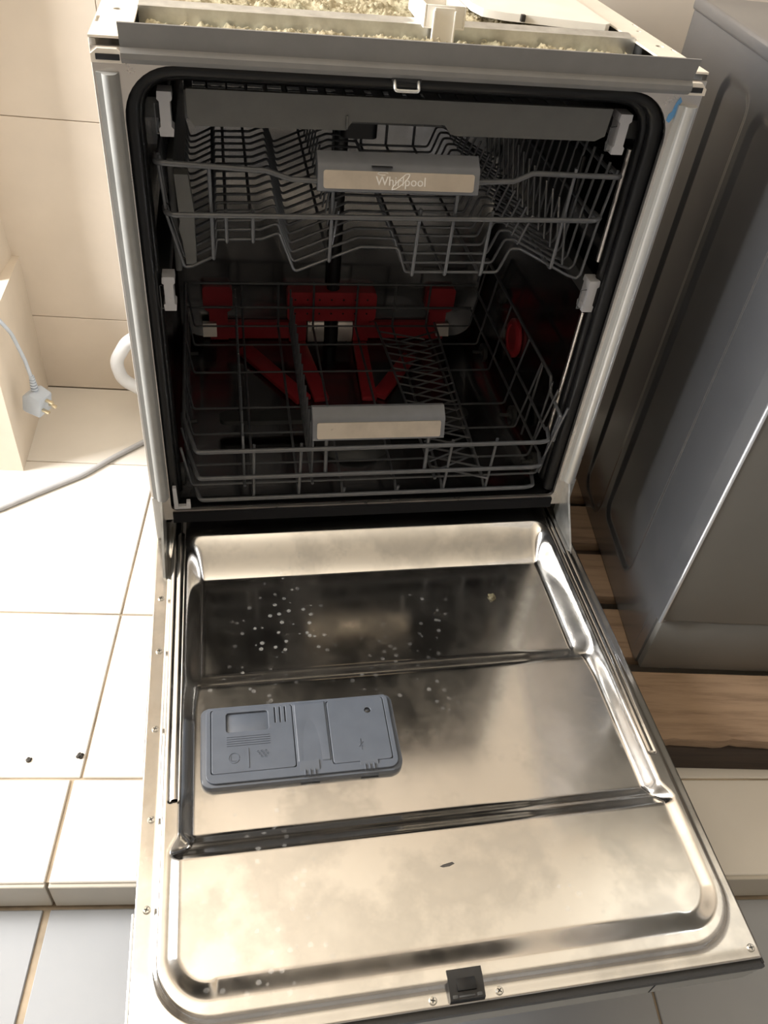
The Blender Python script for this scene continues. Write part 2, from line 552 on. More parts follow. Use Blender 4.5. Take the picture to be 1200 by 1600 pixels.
# outer body
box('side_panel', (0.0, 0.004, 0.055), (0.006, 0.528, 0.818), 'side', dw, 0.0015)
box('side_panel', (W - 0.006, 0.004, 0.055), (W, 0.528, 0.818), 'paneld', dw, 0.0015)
box('back_panel', (0.006, 0.522, 0.055), (W - 0.006, 0.528, 0.80), 'galv', dw, 0.001)
box('base_tray', (0.006, 0.06, 0.03), (W - 0.006, 0.522, 0.16), 'blackp', dw, 0.004)
for fx in (0.05, W - 0.05):
    for fy in (0.09, 0.48):
        lathe('foot', [(0, 0), (0.02, 0), (0.02, 0.006), (0.008, 0.01), (0.008, 0.032), (0, 0.032)], 'blackp', dw, Matrix.Translation((fx, fy, 0)))

# tub: lofted stainless shell, open to the front
def tub_ring(x0, x1, z0, z1, rb, rt): return rrect(x0, z0, x1, z1, [rb, rb, rt, rt], 7)


secs = [(0.004, 0.0245, 0.5700, 0.2525, 0.7995, 0.008, 0.048), (0.012, 0.024, 0.5705, 0.250, 0.8000, 0.010, 0.048),
        (0.016, 0.020, 0.5760, 0.240, 0.8010, 0.02, 0.050), (0.060, 0.020, 0.5760, 0.238, 0.8010, 0.03, 0.050),
        (0.110, 0.020, 0.5760, 0.222, 0.8010, 0.04, 0.050), (0.25, 0.020, 0.5760, 0.205, 0.8010, 0.04, 0.050), (0.44, 0.020, 0.5760, 0.210, 0.8010, 0.04, 0.050),
        (0.480, 0.022, 0.5740, 0.216, 0.799, 0.04, 0.045), (0.496, 0.028, 0.568, 0.226, 0.792, 0.038, 0.040),
        (0.500, 0.045, 0.552, 0.240, 0.776, 0.03, 0.03)]
bm = bmesh.new(); prev = None
for s in secs:
    ring = [bm.verts.new((a, s[0], b)) for a, b in tub_ring(*s[1:])]
    if prev:
        n = len(ring)
        for k in range(n): bm.faces.new((prev[k], prev[(k + 1) % n], ring[(k + 1) % n], ring[k]))
    prev = ring
bm.faces.new(prev)
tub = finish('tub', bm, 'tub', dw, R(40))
for xx, rr_ in ((0.0315, 0.0016), (0.5620, 0.0042)):
    tube('wall_rib', [(xx, 0.051, 0.595), (xx, 0.051, 0.728)], rr_, 'frame', tub, 0, 10)
    tube('wall_rib', [(xx, 0.053, 0.33), (xx, 0.052, 0.525)], rr_, 'frame', tub, 0, 10)

# front frame with rounded opening
fr = plate('front_frame', [(0.001, 0.2362), (W - 0.001, 0.2362), (W - 0.001, 0.8125), (0.001, 0.8125)],
           [rrect(0.0245, 0.2525, 0.570, 0.7995, [0.008, 0.008, 0.048, 0.048], 10)], 0.005, 'frame', dw,
           Matrix.Translation((0, 0.0028, 0)) @ Matrix.Rotation(R(90), 4, 'X'))
# black gasket following the opening, and the lower door seal
gp = [(0.0275, 0.018, 0.256), (0.0275, 0.018, 0.7945), (0.567, 0.018, 0.7945), (0.567, 0.018, 0.256)]
tube('door_gasket', gp, 0.0088, 'rubber', dw, 0.048, 10)
gp = [(0.0315, 0.034, 0.262), (0.0315, 0.034, 0.787), (0.5635, 0.034, 0.787), (0.5635, 0.034, 0.262)]
tube('inner_gasket', gp, 0.0078, 'rubber', dw, 0.044, 10)
prism('bottom_seal', [(-0.004, 0.234), (0.034, 0.234), (0.036, 0.244), (0.016, 0.2515), (-0.003, 0.2495)], 0.026, 0.5685, 'seal', dw, 0, 0.001)

# grey mouldings beside the opening (left plastic, right bright)
def moulding(x0, x1, z0, z1, mat, y=-0.011):
    m = (x0 + x1) / 2; wd = x1 - x0
    arc = [(m + 0.08 * wd + 0.34 * wd * math.cos(t), y * 0.35 + y * 0.65 * math.sin(t)) for t in frange(math.pi, 0, 11)]
    poly = [(x0, 0.001), (x0, -0.003), (x0 + 0.18 * wd, -0.0036)] + arc + [(x1, -0.0015), (x1, 0.001)]
    return prism('side_moulding', poly, z0, z1, mat, dw, 2)


moulding(0.0035, 0.0235, 0.278, 0.792, 'trim')
moulding(0.573, 0.5945, 0.284, 0.790, 'trim_bright')
# lower jamb pieces and hinge arms
box('jamb_strip', (0.0012, -0.003, 0.205), (0.011, 0.004, 0.279), 'side', dw, 0.001)
box('jamb_strip', (0.5895, -0.002, 0.225), (0.5975, 0.004, 0.285), 'trim', dw, 0.001)
hp = [(0.01, 0.29), (-0.004, 0.29), (-0.022, 0.262), (-0.068, 0.212), (-0.075, 0.198), (-0.04, 0.198), (0.01, 0.215)]
prism('hinge_arm', hp, 0.0115, 0.0145, 'galv', dw, 0, 0.0005)
prism('hinge_arm', hp, 0.5835, 0.5865, 'galv', dw, 0, 0.0005)

# grey vinyl strip along the top edge
sp = [(-0.002, 0.800), (-0.007, 0.8015), (-0.0115, 0.806), (-0.0115, 0.8105), (-0.0075, 0.8145), (-0.0082, 0.8185), (-0.0125, 0.8345), (-0.0108, 0.8349), (-0.0062, 0.819), (-0.0045, 0.8148), (-0.0005, 0.811)]
prism('top_strip', sp, 0.0275, 0.5765, 'flange', dw, 0)
# striker hook under the strip
hk = [(0.275, -0.004, 0.802), (0.275, -0.013, 0.7925), (0.298, -0.013, 0.7925), (0.298, -0.004, 0.802)]
tube('latch_hook', hk, 0.0017, 'galv', dw, 0.003, 8)
box('hook_slot', (0.272, -0.0075, 0.7985), (0.301, 0.001, 0.8035), 'blackp', dw, 0.0008)

# top rails (plates with holes)
def hole(cx, cy, rx, ry, n=14): return [(cx + rx * math.cos(2 * math.pi * k / n), cy + ry * math.sin(2 * math.pi * k / n)) for k in range(n)]


plate('top_rail', [(0.0, 0.004), (0.036, 0.004), (0.036, 0.528), (0.0, 0.528)],
      [hole(0.018, 0.106, 0.0042, 0.0042), rrect(0.0016, 0.052, 0.0046, 0.074, 0.0008, 2), hole(0.018, 0.28, 0.0042, 0.0042)], 0.002, 'painted', dw, Matrix.Translation((0, 0, 0.819)))
plate('top_rail', [(0.565, 0.004), (W, 0.004), (W, 0.528), (0.565, 0.528)],
      [hole(0.586, 0.100, 0.0048, 0.0048), hole(0.588, 0.165, 0.0028, 0.0028), rrect(0.5935, 0.075, 0.5962, 0.090, 0.0008, 2), rrect(0.5935, 0.185, 0.5962, 0.20, 0.0008, 2)],
      0.002, 'painted', dw, Matrix.Translation((0, 0, 0.819)))
for x0, x1 in ((0.0012, 0.030), (0.575, 0.597)):
    prism('corner_clip', [(x0, 0.800), (x1, 0.800), (x1, 0.806), (x1 - 0.006, 0.8115), (x0 + 0.006, 0.8115), (x0, 0.807)], -0.0035, 0.003, 'painted', dw, 1, 0.0008)
    box('corner_recess', (x0 + 0.004, -0.0042, 0.8025), (x1 - 0.004, -0.003, 0.8075), 'blackp', dw, 0.0004)

# cross member of the top frame: angle + rounded rail
prism('cross_angle', [(0.117, 0.795), (0.1185, 0.795), (0.1185, 0.8205), (0.124, 0.8205), (0.124, 0.822), (0.117, 0.822)], 0.036, 0.565, 'galv', dw, 0)
prism('cross_rail', [(0.132 + 0.014 * math.cos(a) + 0.008, 0.8145 + 0.0085 * math.sin(a)) for a in frange(R(200), R(-20), 12)] + [(0.153, 0.795), (0.127, 0.795)], 0.036, 0.565, 'galv', dw, 0)

# insulation mat
def wool_fn(x, y):
    p = Vector((x * 55, y * 55, 0.3)); p2 = Vector((x * 170, y * 170, 1.7))
    z = 0.8075 + 0.006 * noise.noise(p) + 0.0055 * abs(noise.noise(p2)) + 0.003 * noise.noise(p2 * 2.1)
    if 0.112 < y < 0.16: z = min(z, 0.806)
    e = min(x - 0.034, 0.568 - x, y - 0.004, 0.515 - y)
    return Vector((x, y, max(0.8045, z - 0.01 * (1 - ss(0, 0.012, e)))))


wool = heightfield('insulation_mat', frange(0.036, 0.565, 300), frange(0.006, 0.515, 200), wool_fn, 'wool', dw, skirt=lambda v: Vector((v.x, v.y, 0.8025)))
# loose fibres
bm = bmesh.new()
for i in range(420):
    x = random.uniform(0.05, 0.55); y = random.uniform(0.012, 0.11) if i < 300 else random.uniform(0.16, 0.4)
    z = wool_fn(x, y).z; a = random.uniform(0, 6.28); L = random.uniform(0.003, 0.008)
    d = Vector((math.cos(a), math.sin(a), 0))
    add_tube(bm, [Vector((x, y, z - 0.001)), Vector((x, y, z + 0.0022)) + d * L * 0.5, Vector((x, y, z + 0.001)) + d * L], 0.0005, 4, False)
fib = finish('wool_fibres', bm, 'wool', dw); fib['kind'] = 'stuff'

# white mounting bracket over the cross member
bm = bmesh.new()
add_box(bm, (0.3225, 0.1085, 0.822), (0.3245, 0.195, 0.842), 0.0006)
add_box(bm, (0.3645, 0.1085, 0.822), (0.3665, 0.195, 0.842), 0.0006)
add_box(bm, (0.3245, 0.1085, 0.822), (0.3645, 0.1105, 0.842), 0.0006)
add_box(bm, (0.3245, 0.193, 0.822), (0.3645, 0.195, 0.842), 0.0006)
add_box(bm, (0.3225, 0.1085, 0.8205), (0.3665, 0.195, 0.8222), 0.0004)
brk = finish('mounting_bracket', bm, 'white', dw)
prism('bracket_tab', [(0.333, 0.800), (0.354, 0.800), (0.354, 0.840), (0.333, 0.840)], 0.1055, 0.1080, 'white', brk, 1, 0.0006)
for x in (0.3325, 0.3545): box('bracket_rib', (x - 0.001, 0.1035, 0.806), (x + 0.001, 0.1085, 0.838), 'white', brk, 0.0004)
# white sheet lying over the wool at the back
prism('white_cover', [(0.405, 0.232), (0.412, 0.205), (0.435, 0.192), (0.548, 0.168), (0.556, 0.176), (0.556, 0.40), (0.405, 0.40)], 0.816, 0.824, 'white', dw, 2, 0.001)
box('cover_notch', (0.452, 0.1835, 0.8175), (0.457, 0.189, 0.8245), 'grit', dw, 0.0005)

# blue marker smear on the frame
prism('marker_smear', [(0.5655, 0.774), (0.569, 0.772), (0.5725, 0.778), (0.5735, 0.787), (0.5765, 0.793), (0.5735, 0.797), (0.5705, 0.791), (0.569, 0.783), (0.566, 0.780)], -0.0004, 0.0002, 'blue', dw, 1)['label'] = 'blue marker smear on the frame corner'

# ---- rails for the racks, with pale end caps
for x, zc in ((0.0595, 0.750), (0.533, 0.750), (0.047, 0.560), (0.5515, 0.560)):
    left = x < 0.3
    sx = 0.0265 if left else 0.569
    lo, hi = sorted((sx, x))
    rail = box('rack_rail', (lo, 0.045, zc - 0.010), (hi, 0.47, zc + 0.010), 'darkp', dw, 0.002)
    cp = [(x - 0.0065, zc - 0.020), (x + 0.0065, zc - 0.020), (x + 0.0070, zc - 0.013), (x + 0.0050, zc - 0.011), (x + 0.0050, zc + 0.012), (x + 0.0072, zc + 0.014), (x + 0.0068, zc + 0.021), (x - 0.0065, zc + 0.021), (x - 0.0072, zc + 0.014), (x - 0.0052, zc + 0.012), (x - 0.0052, zc - 0.011), (x - 0.0072, zc - 0.013)]
    c = prism('rail_end_cap', cp, 0.024, 0.044, 'cap', rail, 1, 0.001)
    c['label'] = 'pale grey end cap'
    bs = 0.002
    lp = [(x - 0.010, 0.026, zc - 0.018), (x - 0.010, 0.026, zc + 0.010), (x, 0.028, zc + 0.010)] if left else [(x - 0.012, 0.03, zc - 0.018), (x - 0.012, 0.03, zc + 0.006), (x, 0.03, zc + 0.008)]
    tube('cap_clip', lp + [(x, lp[-1][1], zc - 0.018), lp[0]], 0.0009, 'wire', rail, 0, 6)

# ---- red spray system on the back wall, its floor reflections modelled as strips
RY = 0.4985
def red_part(name, poly, y0=0.482, y1=RY): return prism(name, poly, y0, y1, 'red', dw, 1, 0.003)


for x0, x1, nm in ((0.0675, 0.1185, 'l'), (0.468, 0.522, 'r')):
    red_part('spray_nozzle', rrect(x0, 0.283, x1, 0.331, [0.012, 0.012, 0.007, 0.007], 4))
    cx = (x0 + x1) / 2
    red_part('nozzle_stem', [(cx - 0.016, 0.225), (cx + 0.016, 0.225), (cx + 0.016, 0.286), (cx - 0.016, 0.286)], 0.486)
red_part('spray_nozzle', rrect(0.214, 0.272, 0.374, 0.328, [0.008, 0.008, 0.008, 0.008], 4), 0.470)
for i in range(7):
    for j in range(2):
        lathe('nozzle_hole', [(0, 0), (0.0018, 0), (0.0018, 0.0006), (0, 0.0006)], 'blackp', dw, Matrix.Translation((0.228 + i * 0.0215, 0.4698, 0.287 + j * 0.027)) @ Matrix.Rotation(R(90), 4, 'X'), 10)
red_part('nozzle_stem', [(0.219, 0.222), (0.250, 0.222), (0.250, 0.276), (0.219, 0.276)], 0.484)
red_part('nozzle_stem', [(0.338, 0.222), (0.366, 0.222), (0.366, 0.276), (0.338, 0.276)], 0.484)
red_part('spray_manifold', rrect(0.085, 0.226, 0.250, 0.259, 0.006, 3), 0.488)
red_part('spray_manifold', rrect(0.338, 0.226, 0.50, 0.259, 0.006, 3), 0.488)
def floor_z(y):
    for a, b in zip(secs, secs[1:]):
        if a[0] <= y <= b[0]: return a[3] + (b[3] - a[3]) * (y - a[0]) / (b[0] - a[0])
    return 0.21


def reflection_strip(p0, p1, w_):  # solid red strip standing in for a stem's reflection in the tub floor
    a, b = Vector(p0), Vector(p1); d = (b - a).normalized(); n_ = Vector((-d.y, d.x)) * w_ / 2
    c = [a + n_, b + n_, b - n_, a - n_]
    bm = bmesh.new()
    top = [bm.verts.new((v.x, v.y, floor_z(v.y) + 0.010)) for v in c]
    bot = [bm.verts.new((v.x, v.y, floor_z(v.y) + 0.0005)) for v in c]
    bm.faces.new(top); bm.faces.new(bot)
    for k in range(4): bm.faces.new((top[k], top[(k + 1) % 4], bot[(k + 1) % 4], bot[k]))
    bmesh.ops.bevel(bm, geom=list(bm.edges), offset=0.002, segments=2, profile=0.5, affect='EDGES')
    return finish('stem_reflection', bm, 'red', dw)


reflection_strip((0.135, 0.465), (0.232, 0.31), 0.030)
reflection_strip((0.236, 0.478), (0.262, 0.31), 0.026)
reflection_strip((0.350, 0.478), (0.345, 0.31), 0.026)
reflection_strip((0.440, 0.440), (0.362, 0.318), 0.026)
# steel deflectors and the dark feed pipe between the red stems
for x0, x1 in ((0.253, 0.283), (0.309, 0.336)):
    prism('steel_deflector', [(0.4985, 0.268), (0.49, 0.262), (0.484, 0.25), (0.482, 0.222), (0.4985, 0.222)], x0, x1, 'frame', dw, 0)
tube('feed_pipe', [(0.296, 0.487, 0.222), (0.296, 0.487, 0.62)], 0.0115, 'blackp', dw, 0, 14)
for x in (0.077, 0.505):
    prism('steel_deflector', [(0.47, 0.24), (0.478, 0.262), (0.487, 0.262), (0.49, 0.24)], x - 0.012, x + 0.012, 'frame', dw, 0)
# red vent cap on the right wall
lathe('vent_cap', [(0, 0), (0.030, 0), (0.032, 0.002), (0.032, 0.006), (0.028, 0.009), (0.022, 0.009), (0.020, 0.007), (0, 0.007)], 'red', dw,
      Matrix.Translation((0.5755, 0.285, 0.347)) @ Matrix.Rotation(R(-90), 4, 'Y'), 28)
lathe('wall_nut', [(0, 0), (0.013, 0), (0.013, 0.008), (0.009, 0.012), (0, 0.012)], 'darkp', dw,
      Matrix.Translation((0.5755, 0.375, 0.375)) @ Matrix.Rotation(R(-90), 4, 'Y'), 16)
# filter and lower spray arm
lathe('filter_cup', [(0, 0.012), (0.020, 0.012), (0.022, 0.016), (0.040, 0.018), (0.046, 0.016), (0.060, 0.004), (0.062, 0)], 'darkp', dw, Matrix.Translation((0.30, 0.19, floor_z(0.19) + 0.001)), 32)
arm = prism('spray_arm', rrect(0.09, 0.222, 0.50, 0.252, 0.012, 5), 0.2275, 0.235, 'darkp', dw, 2, 0.002)
lathe('arm_hub', [(0, 0), (0.026, 0), (0.026, 0.022), (0.018, 0.028), (0, 0.028)], 'darkp', arm, Matrix.Translation((0.295, 0.237, 0.212)), 20)

# ---- door: pressed stainless liner
ZD = 0.2
X0, X1, D1, RC = 0.0185, 0.5880, 0.6065, 0.058


def inside(x, d):
    """signed distance inside the raised ring (open towards the hinge)"""
    hx = (X1 - X0) / 2; cx = (X0 + X1) / 2
    qx = abs(x - cx) - (hx - RC); qy = d - (D1 - RC)
    return -(min(max(qx, qy), 0.0) + math.hypot(max(qx, 0), max(qy, 0)) - RC)


def liner_z(x, d):
    s = inside(x, d)
    hx = (X1 - X0) / 2 - RC
    qx, qy = abs(x - (X0 + X1) / 2) - hx, d - (D1 - RC)
    fw = 0.0                                                # 1 = front side of the ring, 0 = left and right sides
    if qy > 0: fw = qy / (max(qx, 0) + qy) if qx > 0 else 1.0
    sx = s if d >= 0.50 else min(s, min(x - X0, X1 - x))
    z = 0.0095 * ss(-0.001, 0.0065, s)                      # ring
    k1 = ss(0.205, 0.285, d)                                # basin -> shelf
    k2 = ss(0.432, 0.454, d)                                # shelf -> plateau
    wl = 0.0245 + (0.0150 - 0.0245) * k1
    wl = wl + ((0.0120 + 0.0080 * fw) - wl) * k2
    aa = 0.0205 + ((0.0125 + 0.005 * fw) - 0.0205) * k2
    t_ = min(1, max(0, (sx - aa) / wl))
    side = (1 - k2) * ss(aa, aa + wl, sx) + k2 * (0.25 * t_ * t_ * (3 - 2 * t_) + 0.75 * t_)
    lin_ = lambda a, b: 0.35 * ss(a, b, d) + 0.65 * min(1, max(0, (d - a) / (b - a)))
    dep = -0.0395 * (0.5 * ss(0.006, 0.056, d) + 0.5 * min(1, max(0, (d - 0.006) / 0.050)))
    dep += 0.0180 * ss(0.212, 0.248, d)
    dep += 0.0075 * lin_(0.428, 0.4405) + 0.0088 * lin_(0.4425, 0.457)
    z += dep * side
    # shallow channels beside the basin for the side strips
    if d < 0.398:
        z -= 0.0030 * ss(0.0115, 0.0125, sx) * (1 - ss(0.0195, 0.0205, sx))
    z -= 0.0012 * ss(0.607, 0.618, d) * (1 if s < 0 else 0)
    return ZD + z


xs = frange(0.0005, W - 0.0005, 340)
ds = frange(-0.034, 0.618, 380)
door = heightfield('door_liner', xs, ds, lambda x, d: Vector((x, -d, liner_z(x, d))), 'liner', dw, skirt=lambda v: Vector((v.x, v.y, v.z - 0.006)), flip=True, cap=False)
# outer door body below the liner
box('door_body', (0.002, -0.60, 0.158), (W - 0.002, -0.058, 0.166), 'blackp', dw, 0.002)
for x0, x1 in ((0.0015, 0.014), (W - 0.014, W - 0.0015)):
    box('door_side', (x0, -0.61, 0.160), (x1, -0.07, 0.1935), 'galv', dw, 0.0015)
fp = [(-0.002, 0.1855), (0.600, 0.1855), (0.6005, 0.182), (0.590, 0.1625), (0.578, 0.1610), (0.02, 0.1610), (0.008, 0.1625), (-0.0025, 0.182)]
fascia = prism('control_fascia', fp, -0.6235, -0.6105, 'fascia', dw, 1, 0.001)
prism('fascia_lip', [(-0.0015, 0.1855), (0.5995, 0.1855), (0.6005, 0.188), (0.6005, 0.1915), (0.5995, 0.1935), (-0.0015, 0.1935), (-0.0025, 0.1915), (-0.0025, 0.188)], -0.6245, -0.500, 'blackp', fascia, 1, 0.0006)
box('fascia_joint', (0.4868, -0.6242, 0.163), (0.4880, -0.622, 0.186), 'blackp', fascia, 0.0002)
# bright side caps of the fascia
box('fascia_end', (-0.0030, -0.622, 0.164), (0.0005, -0.500, 0.1945), 'trim_bright', fascia, 0.001)
box('fascia_end', (W - 0.0005, -0.622, 0.164), (W + 0.0025, -0.500, 0.1945), 'blackp', fascia, 0.001)

# insert rails beside the basin (steel strips)
for xa in (X0 + 0.0165, X1 - 0.0165):
    prism('slide_strip', [(xa - 0.0032, ZD + 0.004), (xa + 0.0032, ZD + 0.004), (xa + 0.0032, ZD + 0.0092), (xa + 0.0012, ZD + 0.0102), (xa - 0.0012, ZD + 0.0102), (xa - 0.0032, ZD + 0.0092)], -0.396, 0.0, 'liner', door, 1)

# screws on the flange
bm = bmesh.new()
vv = []
prof = [(0.0, 0.0006), (0.0012, 0.0012), (0.0030, 0.0011), (0.0038, 0.0004), (0.0038, -0.0008)]
n = 16; rings = []
for r, z in prof:
    rings.append([bm.verts.new((r * math.cos(2 * math.pi * k / n), r * math.sin(2 * math.pi * k / n), z)) for k in range(n)] if r else [bm.verts.new((0, 0, z))])
for k in range(n): bm.faces.new((rings[0][0], rings[1][k], rings[1][(k + 1) % n]))
for A, B in zip(rings[1:], rings[2:]):
    for k in range(n): bm.faces.new((A[k], A[(k + 1) % n], B[(k + 1) % n], B[k]))
add_box(bm, (-0.0024, -0.00045, 0.0008), (0.0024, 0.00045, 0.00135)); add_box(bm, (-0.00045, -0.0024, 0.0008), (0.00045, 0.0024, 0.00135))
for f in bm.faces[-12:]: f.material_index = 1
bmesh.ops.recalc_face_normals(bm, faces=bm.faces)
me = bpy.data.meshes.new('screw'); bm.to_mesh(me); bm.free()
me.materials.append(M['screw']); me.materials.append(M['blackp'])
for (x, d) in ((0.010, 0.110), (0.011, 0.195), (0.011, 0.304), (0.0115, 0.411), (0.0115, 0.501), (0.268, 0.6125), (0.331, 0.6125), (0.5895, 0.6090)):
    s_ = bpy.data.objects.new('screw', me); COL.objects.link(s_); s_.parent = door
    s_.location = (x, -d, liner_z(x, d) + 0.0006); s_.rotation_euler = (0, 0, random.uniform(0, 1.5))

# worn scuff on the plateau
zz = liner_z(0.307, 0.495)
prism('scuff_mark', [(0.299, -0.4955), (0.303, -0.494), (0.3125, -0.4925), (0.3145, -0.4945), (0.309, -0.4965), (0.302, -0.4968)], zz - 0.0003, zz + 0.0003, 'grit', door, 2)['label'] = 'dark scuff on the steel'
# latch in the front of the ring
lt = prism('door_latch', [(-0.5925, 0.2108), (-0.6000, 0.2106), (-0.6165, 0.2052), (-0.6175, 0.1985), (-0.5925, 0.1985)], 0.283, 0.316, 'blackp', dw, 0, 0.0008)
box('latch_slot', (0.2905, -0.6105, 0.2060), (0.3085, -0.6000, 0.2105), 'rubber', lt, 0.0004)
box('latch_tongue', (0.2915, -0.6150, 0.2050), (0.3065, -0.6115, 0.2062), 'darkp', lt, 0.0004)
for x in (0.2855, 0.3085): box('latch_lug', (x, -0.6155, 0.2050), (x + 0.005, -0.611, 0.2065), 'darkp', lt, 0.0004)

# ---- detergent dispenser
DX, DD, DW_, DH = 0.0605, 0.2800, 0.2235, 0.100
zb = ZD - 0.0085
def dpt(u, v): return (DX + u * DW_, -(DD + v * DH))


zt = ZD - 0.0005
body_out = [(DX + a, -DD - DH + b) for a, b in rrect(0, 0, DW_, DH, [0.012, 0.012, 0.008, 0.008], 6)]
def wells(): return None


def rr_uv(u0, v0, u1, v1, r):
    x0, y1 = dpt(u0, v0); x1, y0 = dpt(u1, v1)
    return rrect(x0, y0, x1, y1, r, 4)


lid1 = (0.052, -0.0, 0.468, 0.855); lid2 = (0.648, -0.0, 0.952, 0.865)
bm = bmesh.new(); add_prism(bm, body_out, zb - 0.009, zt - 0.004, 2)
bmesh.ops.bevel(bm, geom=[e for e in bm.edges if all(v.co.z > zt - 0.005 for v in e.verts)], offset=0.002, segments=2, profile=0.5, affect='EDGES')
disp = finish('detergent_dispenser', bm, 'disp', dw)
# raised surround with the two lid openings cut out
x0, y1 = dpt(0.03, 0.03); x1, y0 = dpt(0.975, 0.965)
sur = plate('dispenser_surround', rrect(x0, y0, x1, y1, [0.010, 0.010, 0.006, 0.006], 5),
            [rr_uv(0.048, 0.05, 0.472, 0.87, 0.003)[::1], rr_uv(0.644, 0.05, 0.956, 0.88, 0.003)], 0.0022, 'disp', disp, Matrix.Translation((0, 0, zt - 0.0024)), 0.0007)
box('lid_well', (dpt(0.05, 0)[0], dpt(0, 0.865)[1], zt - 0.0045), (dpt(0.47, 0)[0], dpt(0, 0.055)[1], zt - 0.0037), 'blackp', disp, 0.0002)
box('lid_well', (dpt(0.646, 0)[0], dpt(0, 0.875)[1], zt - 0.0045), (dpt(0.954, 0)[0], dpt(0, 0.055)[1], zt - 0.0037), 'blackp', disp, 0.0002)
# detergent lid with a recessed pad and three slots
x0, y1 = dpt(0.0580, 0.062); x1, y0 = dpt(0.4620, 0.855)
l1 = plate('detergent_lid', rrect(x0, y0, x1, y1, 0.003, 4),
           [rr_uv(0.125, 0.10, 0.345, 0.37, 0.004)] + [rr_uv(0.372 + i * 0.026, 0.07, 0.384 + i * 0.026, 0.29, 0.0012) for i in range(3)],
           0.003, 'disp', disp, Matrix.Translation((0, 0, zt - 0.0024)), 0.0008)
x0, y1 = dpt(0.06, 0.062); x1, y0 = dpt(0.46, 0.855)
box('slot_bed', (dpt(0.365, 0.06)[0], dpt(0, 0.30)[1], zt - 0.0046), (dpt(0.445, 0)[0], dpt(0, 0.062)[1], zt - 0.0035), 'blackp', disp, 0.0003)
box('lid_pad', (dpt(0.12, 0)[0], dpt(0, 0.38)[1], zt - 0.0046), (dpt(0.35, 0)[0], dpt(0, 0.095)[1], zt - 0.0028), 'disp', disp, 0.0006)
for i in range(5):
    v = 0.425 + i * 0.028
    a, b = dpt(0.13, v), dpt(0.345, v)
    tube('lid_ridge', [(a[0], a[1], zt + 0.0001), (b[0], b[1], zt + 0.0001)], 0.00045, 'disp', disp, 0, 6)
a, b = dpt(0.235, 0.58), dpt(0.235, 0.82)
tube('lid_ridge', [(a[0], a[1], zt + 0.0001), (b[0], b[1], zt + 0.0001)], 0.0006, 'disp', disp, 0, 6)
# embossed marks: tablet ring and powder dots
c = dpt(0.165, 0.69); Rr = 0.0062
bm = bmesh.new()
add_tube(bm, [(c[0] + Rr * math.cos(t) * (0.85 if math.cos(t) > 0.3 else 1), c[1] + Rr * math.sin(t), zt + 0.0001) for t in frange(0, 6.0, 20)], 0.0004, 6)
add_tube(bm, fillet([(c[0] - 0.004, c[1] + 0.004, zt + 0.0001), (c[0] - 0.004, c[1] - 0.003, zt + 0.0001), (c[0] + 0.002, c[1] - 0.0035, zt + 0.0001)], 0.001), 0.0004, 6)
c = dpt(0.31, 0.66)
for i in range(3):
    for j in range(3 - (i == 2)):
        p = (c[0] - 0.006 + j * 0.0045 + i * 0.002, c[1] + 0.003 - i * 0.0032)
        add_tube(bm, [(p[0] + 0.0016 * math.cos(t), p[1] + 0.0012 * math.sin(t), zt + 0.0001) for t in frange(0, 5.2, 8)], 0.00035, 5)
finish('embossed_symbol', bm, 'disp', disp)
# rinse aid lid with dial
x0, y1 = dpt(0.6540, 0.062); x1, y0 = dpt(0.9460, 0.865)
plate('rinse_aid_lid', rrect(x0, y0, x1, y1, 0.003, 4), [hole(*dpt(0.862, 0.22), 0.0045, 0.0045, 16)], 0.003, 'disp', disp, Matrix.Translation((0, 0, zt - 0.0024)), 0.0008)
dl = lathe('rinse_dial', [(0, 0.0022), (0.0024, 0.0022), (0.0040, 0.0012), (0.0042, -0.001), (0, -0.001)], 'blackp', disp, Matrix.Translation((*dpt(0.862, 0.22), zt - 0.003)), 18)
box('dial_mark', (dpt(0.862, 0)[0] - 0.0018, dpt(0, 0.22)[1] - 0.0004, zt - 0.0012), (dpt(0.862, 0)[0] + 0.0018, dpt(0, 0.22)[1] + 0.0004, zt - 0.0005), 'disp', disp, 0.0001)
c = dpt(0.80, 0.66); bm = bmesh.new()
for t in range(3):
    a = R(30 + 60 * t); dx, dy = 0.003 * math.cos(a), 0.006 * math.sin(a)
    add_tube(bm, [(c[0] - dx, c[1] - dy, zt + 0.0001), (c[0] + dx, c[1] + dy, zt + 0.0001)], 0.0004, 6)
add_tube(bm, [(c[0], c[1] + 0.007, zt + 0.0001), (c[0] + 0.0003, c[1] - 0.007, zt + 0.0001)], 0.0004, 6)
finish('embossed_symbol', bm, 'disp', disp)
# two sliding catches at the lower edge, each with three ribs
for u0, u1, v0 in ((0.482, 0.578, 0.80), (0.782, 0.872, 0.865)):
    a = dpt(u0, v0); b = dpt(u1, 1.0)
    bm = bmesh.new()
    add_prism(bm, [(a[1], zt - 0.003), (a[1], zt + 0.0006), (b[1] + 0.010, zt + 0.0006), (b[1] + 0.002, zt - 0.0035), (b[1] - 0.0012, zt - 0.009), (b[1] + 0.004, zt - 0.009)], a[0], b[0], 0)
    for k in range(3):
        xm = a[0] + (b[0] - a[0]) * (0.25 + 0.25 * k)
        add_box(bm, (xm - 0.0006, b[1] + 0.002, zt - 0.003), (xm + 0.0006, b[1] + 0.009, zt + 0.0012), 0.0002)
    finish('lid_catch', bm, 'disp', disp, R(30))
